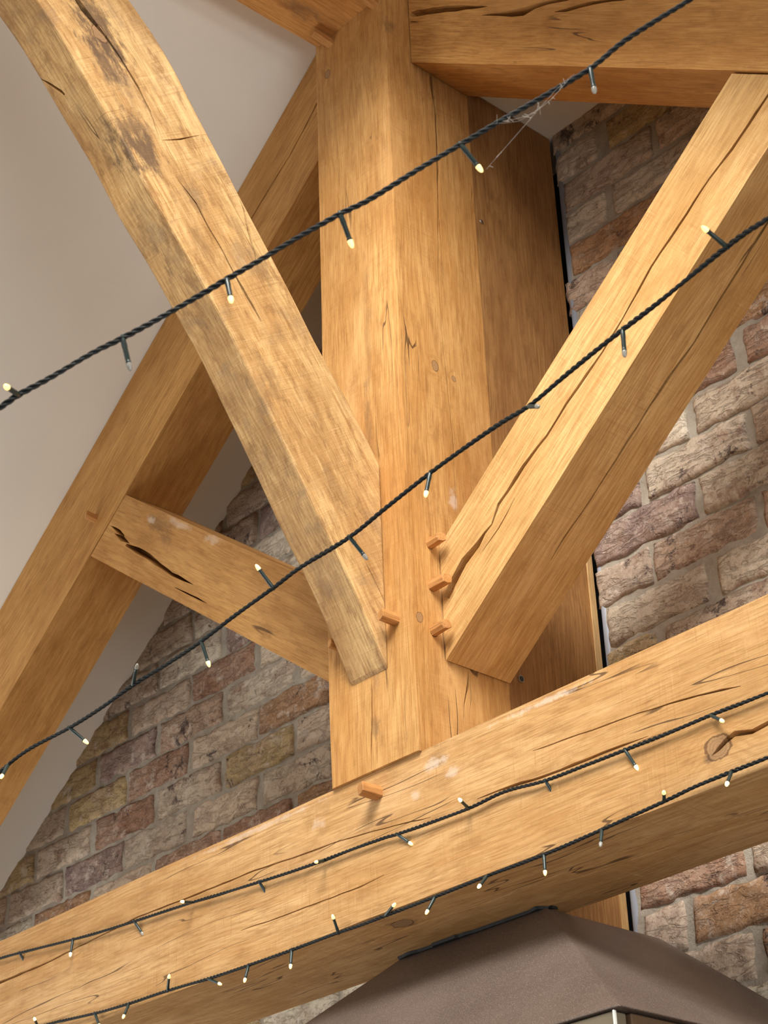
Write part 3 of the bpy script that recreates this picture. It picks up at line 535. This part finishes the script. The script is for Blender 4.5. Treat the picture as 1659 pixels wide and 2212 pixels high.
br_mat = oak('oak_curved_brace', (0.70, 0.45, 0.21), (0.44, 0.245, 0.10), pith=(.0, -.25), ring=.007, saw=1.0, patch=.5, grey=.45, mottle=.75, checks=.6,
             knots=[(kb[0], kb[1], -.06, .014)],
             stains=[bst(-2.95, 5.6, .09, .04, 1.0), bst(-2.85, 5.35, .07, .035, .9), bst(-2.6, 4.75, .06, .05, .8), bst(-2.5, 4.62, .04, .04, .9), bst(-1.95, 4.42, .03, .02, .5), bst(-1.3, 4.05, .05, .02, .5), bst(-1.9, 3.95, .05, .02, .3), bst(-1.2, 3.0, .06, .02, .35), bst(-.5, 2.2, .05, .02, .3)])
recentre(me, U(-.5, 0, .8)); me.name = 'curved_brace'
br = link('curved_brace', me, br_mat); br.location = U(-.5, 0, .8)
tag(br, 'mottled curved oak brace sweeping up left from the king post', 'oak brace', 'main timbers of the oak truss')

# ------------------------------------------------------------------ oak pegs
peg_mat = oak('oak_peg_wood', (0.60, 0.30, 0.11), (0.45, 0.20, 0.065), pith=(0, .0), ring=.004, saw=.1, patch=.3)
def peg(base, axis, l, r, label, rot=0.0, sink=.012):
    ax_ = Vector(axis).normalized(); bm = bmesh.new(); q = ax_.to_track_quat('Z', 'Y').to_matrix()
    rnd = random.Random(int(abs(base[0]+base[2])*1e4)); n = 8; rings = []
    for k, (t, s) in enumerate(((-sink, 1.0), (l*.5, .97), (l - .0015, .93), (l, .84))):
        ring = []
        for i in range(n):
            a = i/n*2*math.pi + rot; rad = r*s*(1 + (.07 if i % 2 else -.05)) 
            tilt = .0025*math.cos(a) if k > 1 else 0
            ring.append(bm.verts.new(q @ Vector((rad*math.cos(a), rad*math.sin(a), t + tilt))))
        rings.append(ring)
    for a, b in zip(rings[:-1], rings[1:]):
        for j in range(n): bm.faces.new((a[j], a[(j+1) % n], b[(j+1) % n], b[j]))
    bm.faces.new(rings[0]); bm.faces.new(rings[-1])
    bmesh.ops.recalc_face_normals(bm, faces=bm.faces)
    me = bpy.data.meshes.new('oak_peg'); bm.to_mesh(me); bm.free()
    set_grain(me, lambda c: Vector((c.dot(ax_) + base[2]*9, (q.inverted() @ c).x, (q.inverted() @ c).y)))
    o = link('oak_peg', me, peg_mat); o.location = Vector(base)
    return tag(o, label, 'peg', 'oak pegs locking the joints')
peg((-.0985, .002, 2.6625), (-.05, -1, .02), .038, .0112, 'oak peg sticking out of the tie beam below the king post', .2)
peg((-.0380, -.005, 2.9300), (0, -1, .0), .034, .0100, 'oak peg in the king post front beside the curved brace foot', .1)
peg((-.1650, -.005, 2.9300), (0, -1, 0), .030, .0080, 'oak peg half hidden at the left edge of the king post', .3)
peg((-.9996, .055, 3.5588), (0, -1, .1), .022, .0085, 'oak peg in the left rafter near the top of the short strut', .1)
peg((0, .0386, 3.0640), (1, -.05, .02), .030, .0092, 'topmost of three oak pegs beside the right strut foot', .2)
peg((0, .0389, 2.9885), (1, .05, .03), .034, .0098, 'middle of three oak pegs beside the right strut foot', .0)
peg((0, .0378, 2.9090), (1, .0, .05), .030, .0094, 'lowest of three oak pegs beside the right strut foot', .3)
peg((-.1570, -.005, 4.2210), (0, -1, .05), .045, .0095, 'oak peg under the left edge of the ridge beam', .1)
peg((-.0300, -.005, 4.2280), (0, -1, .05), .050, .0110, 'oak peg under the right edge of the ridge beam', .4)

# ------------------------------------------------------------------ conduit beside the wall post
me = cyl_mesh(U(.07, 2.205, -6), (0, 0, 1), .0085, 13*S, 20)
for p in me.polygons: p.use_smooth = len(p.vertices) == 4
recentre(me, U(.07, 2.205, -6)); o = link('conduit_pipe', me, plain('grey_plastic', (.30, .32, .37), .45)); o.location = U(.07, 2.205, -6)
tag(o, 'thin grey conduit pipe in the gap between dark post and brickwork', 'pipe')

# ------------------------------------------------------------------ canopy hood below the tie beam
N = NT('hood_bronze'); g = N.node('ShaderNodeNewGeometry').outputs['Position']
sp = N.noise(g, 900, 2, .5)
c = N.mix(N.step(N.noise(g, 6, 3), .3, .7), (.135, .10, .084), (.18, .136, .114))
c = N.mix(N.step(sp, .60, .68), c, (.50, .40, .32))
N.put(N.b.inputs['Base Color'], c); N.b.inputs['Metallic'].default_value = .35
N.b.inputs['Roughness'].default_value = .5
N.lk(N.bump(N.noise(g, 700, 3), .3, .0006), N.b.inputs['Normal'])
hood_m = N.m
hood = bpy.data.objects.new('canopy_hood', None); COL.objects.link(hood); hood.location = U(-.45, .8, -2.9)
tag(hood, 'dark bronze tapered canopy hood under the tie beam at bottom right', 'hood')
def poly_part(name, verts, faces, mat, bevel=.004, seg=3):
    bm = bmesh.new(); vs = [bm.verts.new(U(*v)) for v in verts]
    for f in faces: bm.faces.new([vs[i] for i in f])
    bmesh.ops.recalc_face_normals(bm, faces=bm.faces)
    if bevel: bmesh.ops.bevel(bm, geom=bm.edges[:], offset=bevel, segments=seg, affect='EDGES', profile=.5)
    me = bpy.data.meshes.new(name); bm.to_mesh(me); bm.free()
    recentre(me, hood.location); return link(name, me, mat, hood)
BX = [(0, 1, 2, 3), (4, 5, 6, 7), (0, 1, 5, 4), (1, 2, 6, 5), (2, 3, 7, 6), (3, 0, 4, 7)]
top = [(-1.24, .85, -1.135), (.34, .85, -1.135), (.34, 2.12, -1.135), (-1.24, 2.12, -1.135)]
bot = [(-3.1, -.6, -2.49), (2.2, -.6, -2.49), (2.2, 2.12, -2.49), (-3.1, 2.12, -2.49)]
poly_part('canopy', top + bot, BX, hood_m)
i_ = .03
def bxv(x0, x1, y0, y1, z0, z1): return [(x0, y0, z0), (x1, y0, z0), (x1, y1, z0), (x0, y1, z0), (x0, y0, z1), (x1, y0, z1), (x1, y1, z1), (x0, y1, z1)]
poly_part('front_panel', bxv(-3.05, 2.12, -.57, -.45, -4.2, -2.5), BX, plain('front_panel_paint', (.20, .165, .11), .5), .002)
poly_part('side_panel', bxv(2.0, 2.15, -.44, 2.1, -4.2, -2.5), BX, plain('side_panel_wood', (.15, .09, .05), .5, var=.3), .002)
poly_part('corner_strip', bxv(2.128, 2.142, -.585, -.56, -4.2, -2.5), BX, plain('corner_strip_pale', (.8, .8, .75), .3), .001)  # thin pale strip down the front right corner
# torn black seal along the top edge
rnd = random.Random(3); bm = bmesh.new(); rows = []
for i in range(71):
    t = i/70; x = -1.24 + 1.62*t
    hgt = .012 + .03*max(0, noise.noise(Vector((x*5, 0, 4)))) + (.02 if .25 < t < .42 else 0)
    y = .85 - .014 - hgt*1.2
    if t > .95: y += (t-.95)*4*.6
    rows.append([bm.verts.new(U(x, y, -1.122)), bm.verts.new(U(x, .88, -1.122)), bm.verts.new(U(x, .88, -1.142)), bm.verts.new(U(x, y + .01, -1.142))])
for a, b in zip(rows[:-1], rows[1:]):
    for j in range(4): bm.faces.new((a[j], a[(j+1) % 4], b[(j+1) % 4], b[j]))
bm.faces.new(rows[0]); bm.faces.new(rows[-1]); bmesh.ops.recalc_face_normals(bm, faces=bm.faces)
me = bpy.data.meshes.new('seal'); bm.to_mesh(me); bm.free(); recentre(me, hood.location)
link('seal', me, plain('black_seal', (.012, .012, .012), .7), hood)

# ------------------------------------------------------------------ fairy lights
cable_m = plain('cable_pvc', (.010, .013, .014), .5, spec=.3)
holder_m = plain('lamp_holder_plastic', (.016, .032, .030), .32, spec=.6)
grey_holder = plain('clear_lamp_holder', (.16, .17, .17), .22, spec=.8)
def glow(name, s, col=(1.0, .64, .16)):
    N = NT(name); N.b.inputs['Base Color'].default_value = (.95, .85, .6, 1); N.b.inputs['Roughness'].default_value = .15
    N.b.inputs['Emission Color'].default_value = (*col, 1); N.b.inputs['Emission Strength'].default_value = s; return N.m
B_ON, B_HOT, B_OFF = glow('led_lit', 1.6), glow('led_bright', 3.5, (1, .70, .25)), plain('led_unlit', (.35, .34, .30), .1, spec=.8)
def catmull(P, step):
    out = []
    for i in range(len(P)-1):
        p0, p1, p2, p3 = P[max(i-1, 0)], P[i], P[i+1], P[min(i+2, len(P)-1)]
        k = max(2, int((p2-p1).length/step))
        for j in range(k):
            t = j/k; out.append(.5*((2*p1) + (p2-p0)*t + (2*p0-5*p1+4*p2-p3)*t*t + (3*p1-p0-3*p2+p3)*t**3))
    out.append(P[-1]); return out
def tube(bm, pts, rad, seg=6):
    prev = None; n = None
    for i, c in enumerate(pts):
        t = (pts[min(i+1, len(pts)-1)] - pts[max(i-1, 0)]).normalized()
        n = (n - t*n.dot(t)).normalized() if n else t.orthogonal().normalized()
        b = t.cross(n); r = rad if not isinstance(rad, (list, tuple)) else rad[i]
        ring = [bm.verts.new(c + (n*math.cos(a) + b*math.sin(a))*r) for a in [k/seg*2*math.pi for k in range(seg)]]
        if prev:
            for k in range(seg): bm.faces.new((prev[k], prev[(k+1) % seg], ring[(k+1) % seg], ring[k]))
        else: bm.faces.new(ring[::-1])
        prev = ring
    bm.faces.new(prev)
def to_obj(name, bm, mat, parent, org):
    bmesh.ops.recalc_face_normals(bm, faces=bm.faces)
    me = bpy.data.meshes.new(name); bm.to_mesh(me); bm.free(); recentre(me, org)
    for p in me.polygons: p.use_smooth = True
    return link(name, me, mat, parent)
def light_string(path, lamps, label, rs=.0013, seed=0):
    P = [Vector(p) for p in path]; pts = catmull(P, .0028)
    org = pts[0].copy()
    root = bpy.data.objects.new('fairy_light_string', None); COL.objects.link(root); root.location = org
    tag(root, label, 'fairy lights', 'strings of fairy lights')
    bm = bmesh.new(); lines = [[], [], []]; n = None; s = 0
    for i, c in enumerate(pts):
        t = (pts[min(i+1, len(pts)-1)] - pts[max(i-1, 0)]).normalized()
        n = (n - t*n.dot(t)).normalized() if n else t.orthogonal().normalized()
        b = t.cross(n)
        if i: s += (c - pts[i-1]).length
        sl = 1 + .35*noise.noise(Vector((s*14, seed, 0)))
        for k in range(3):
            a = s/.026*2*math.pi + k*2*math.pi/3
            lines[k].append(c + (n*math.cos(a) + b*math.sin(a))*rs*1.12*sl)
    for l in lines: tube(bm, l, rs, 6)
    to_obj('cable', bm, cable_m, root, org)
    for A, B, lit in lamps:
        A, B = Vector(A), Vector(B); d = (B-A); L = d.length; d.normalize()
        near = min(pts, key=lambda q: (q-A).length_squared)
        bm = bmesh.new()
        prof = [(-.003, .0016), (.0015, .0024), (L*.25, .0026), (L*.30, .0023), (L*.62, .0023), (L*.66, .0020), (L*.68, .0025), (L*.73, .0026)]
        tube(bm, [near + d*q for q, r in prof], [r for q, r in prof], 12)
        # short pigtail that folds back along the cable
        h = to_obj('lamp_holder', bm, grey_holder if lit == 0 and L > 0 and (A.x+A.y) < .2 and False else holder_m, root, org)
        bm = bmesh.new(); bl = L*.27
        pr = [(L*.725, .0024), (L*.74, .0027), (L*.77, .0026)] + [(L*.77 + bl*.62*math.sin(a), .0026*math.cos(a)) for a in (.3, .6, .9, 1.2, 1.45)]
        tube(bm, [near + d*q for q, r in pr], [r for q, r in pr], 12)
        to_obj('bulb', bm, {0: B_OFF, 1: B_ON, 2: B_HOT}[lit], h, org)
    return root
light_string(PATH_A, LAMPS_A, 'uppermost fairy light string, crossing in front of the curved brace and king post')
light_string(PATH_B, LAMPS_B, 'second fairy light string from the top, crossing both struts', seed=5)
light_string(PATH_C, LAMPS_C, 'fairy light string along the middle of the tie beam face', seed=9)
light_string(PATH_D, LAMPS_D, 'lowest fairy light string, along the bottom edge of the tie beam', seed=13)

# ------------------------------------------------------------------ cobweb
bm = bmesh.new()
for s in WEB: tube(bm, catmull([Vector(p) for p in s], .01), .0001, 4)
rnd = random.Random(2)
for i in range(26):
    s = rnd.choice(WEB[:3]); j = rnd.randrange(len(s)-1); a, b = Vector(s[j]), Vector(s[j+1]); q = a.lerp(b, rnd.random())
    if s is WEB[0] and rnd.random() < .6: continue
    tube(bm, [q, q + Vector((rnd.uniform(-.006, .006), rnd.uniform(-.006, .006), rnd.uniform(-.006, .006)))], .0002, 4)
me = bpy.data.meshes.new('cobweb'); bm.to_mesh(me); bm.free(); org = Vector(WEB[0][0]); recentre(me, org)
o = link('cobweb', me, plain('spider_silk', (.55, .5, .45), .6)); o.location = org
tag(o, 'wispy cobweb strands hanging from the uppermost fairy light string', 'cobweb', kind='stuff')
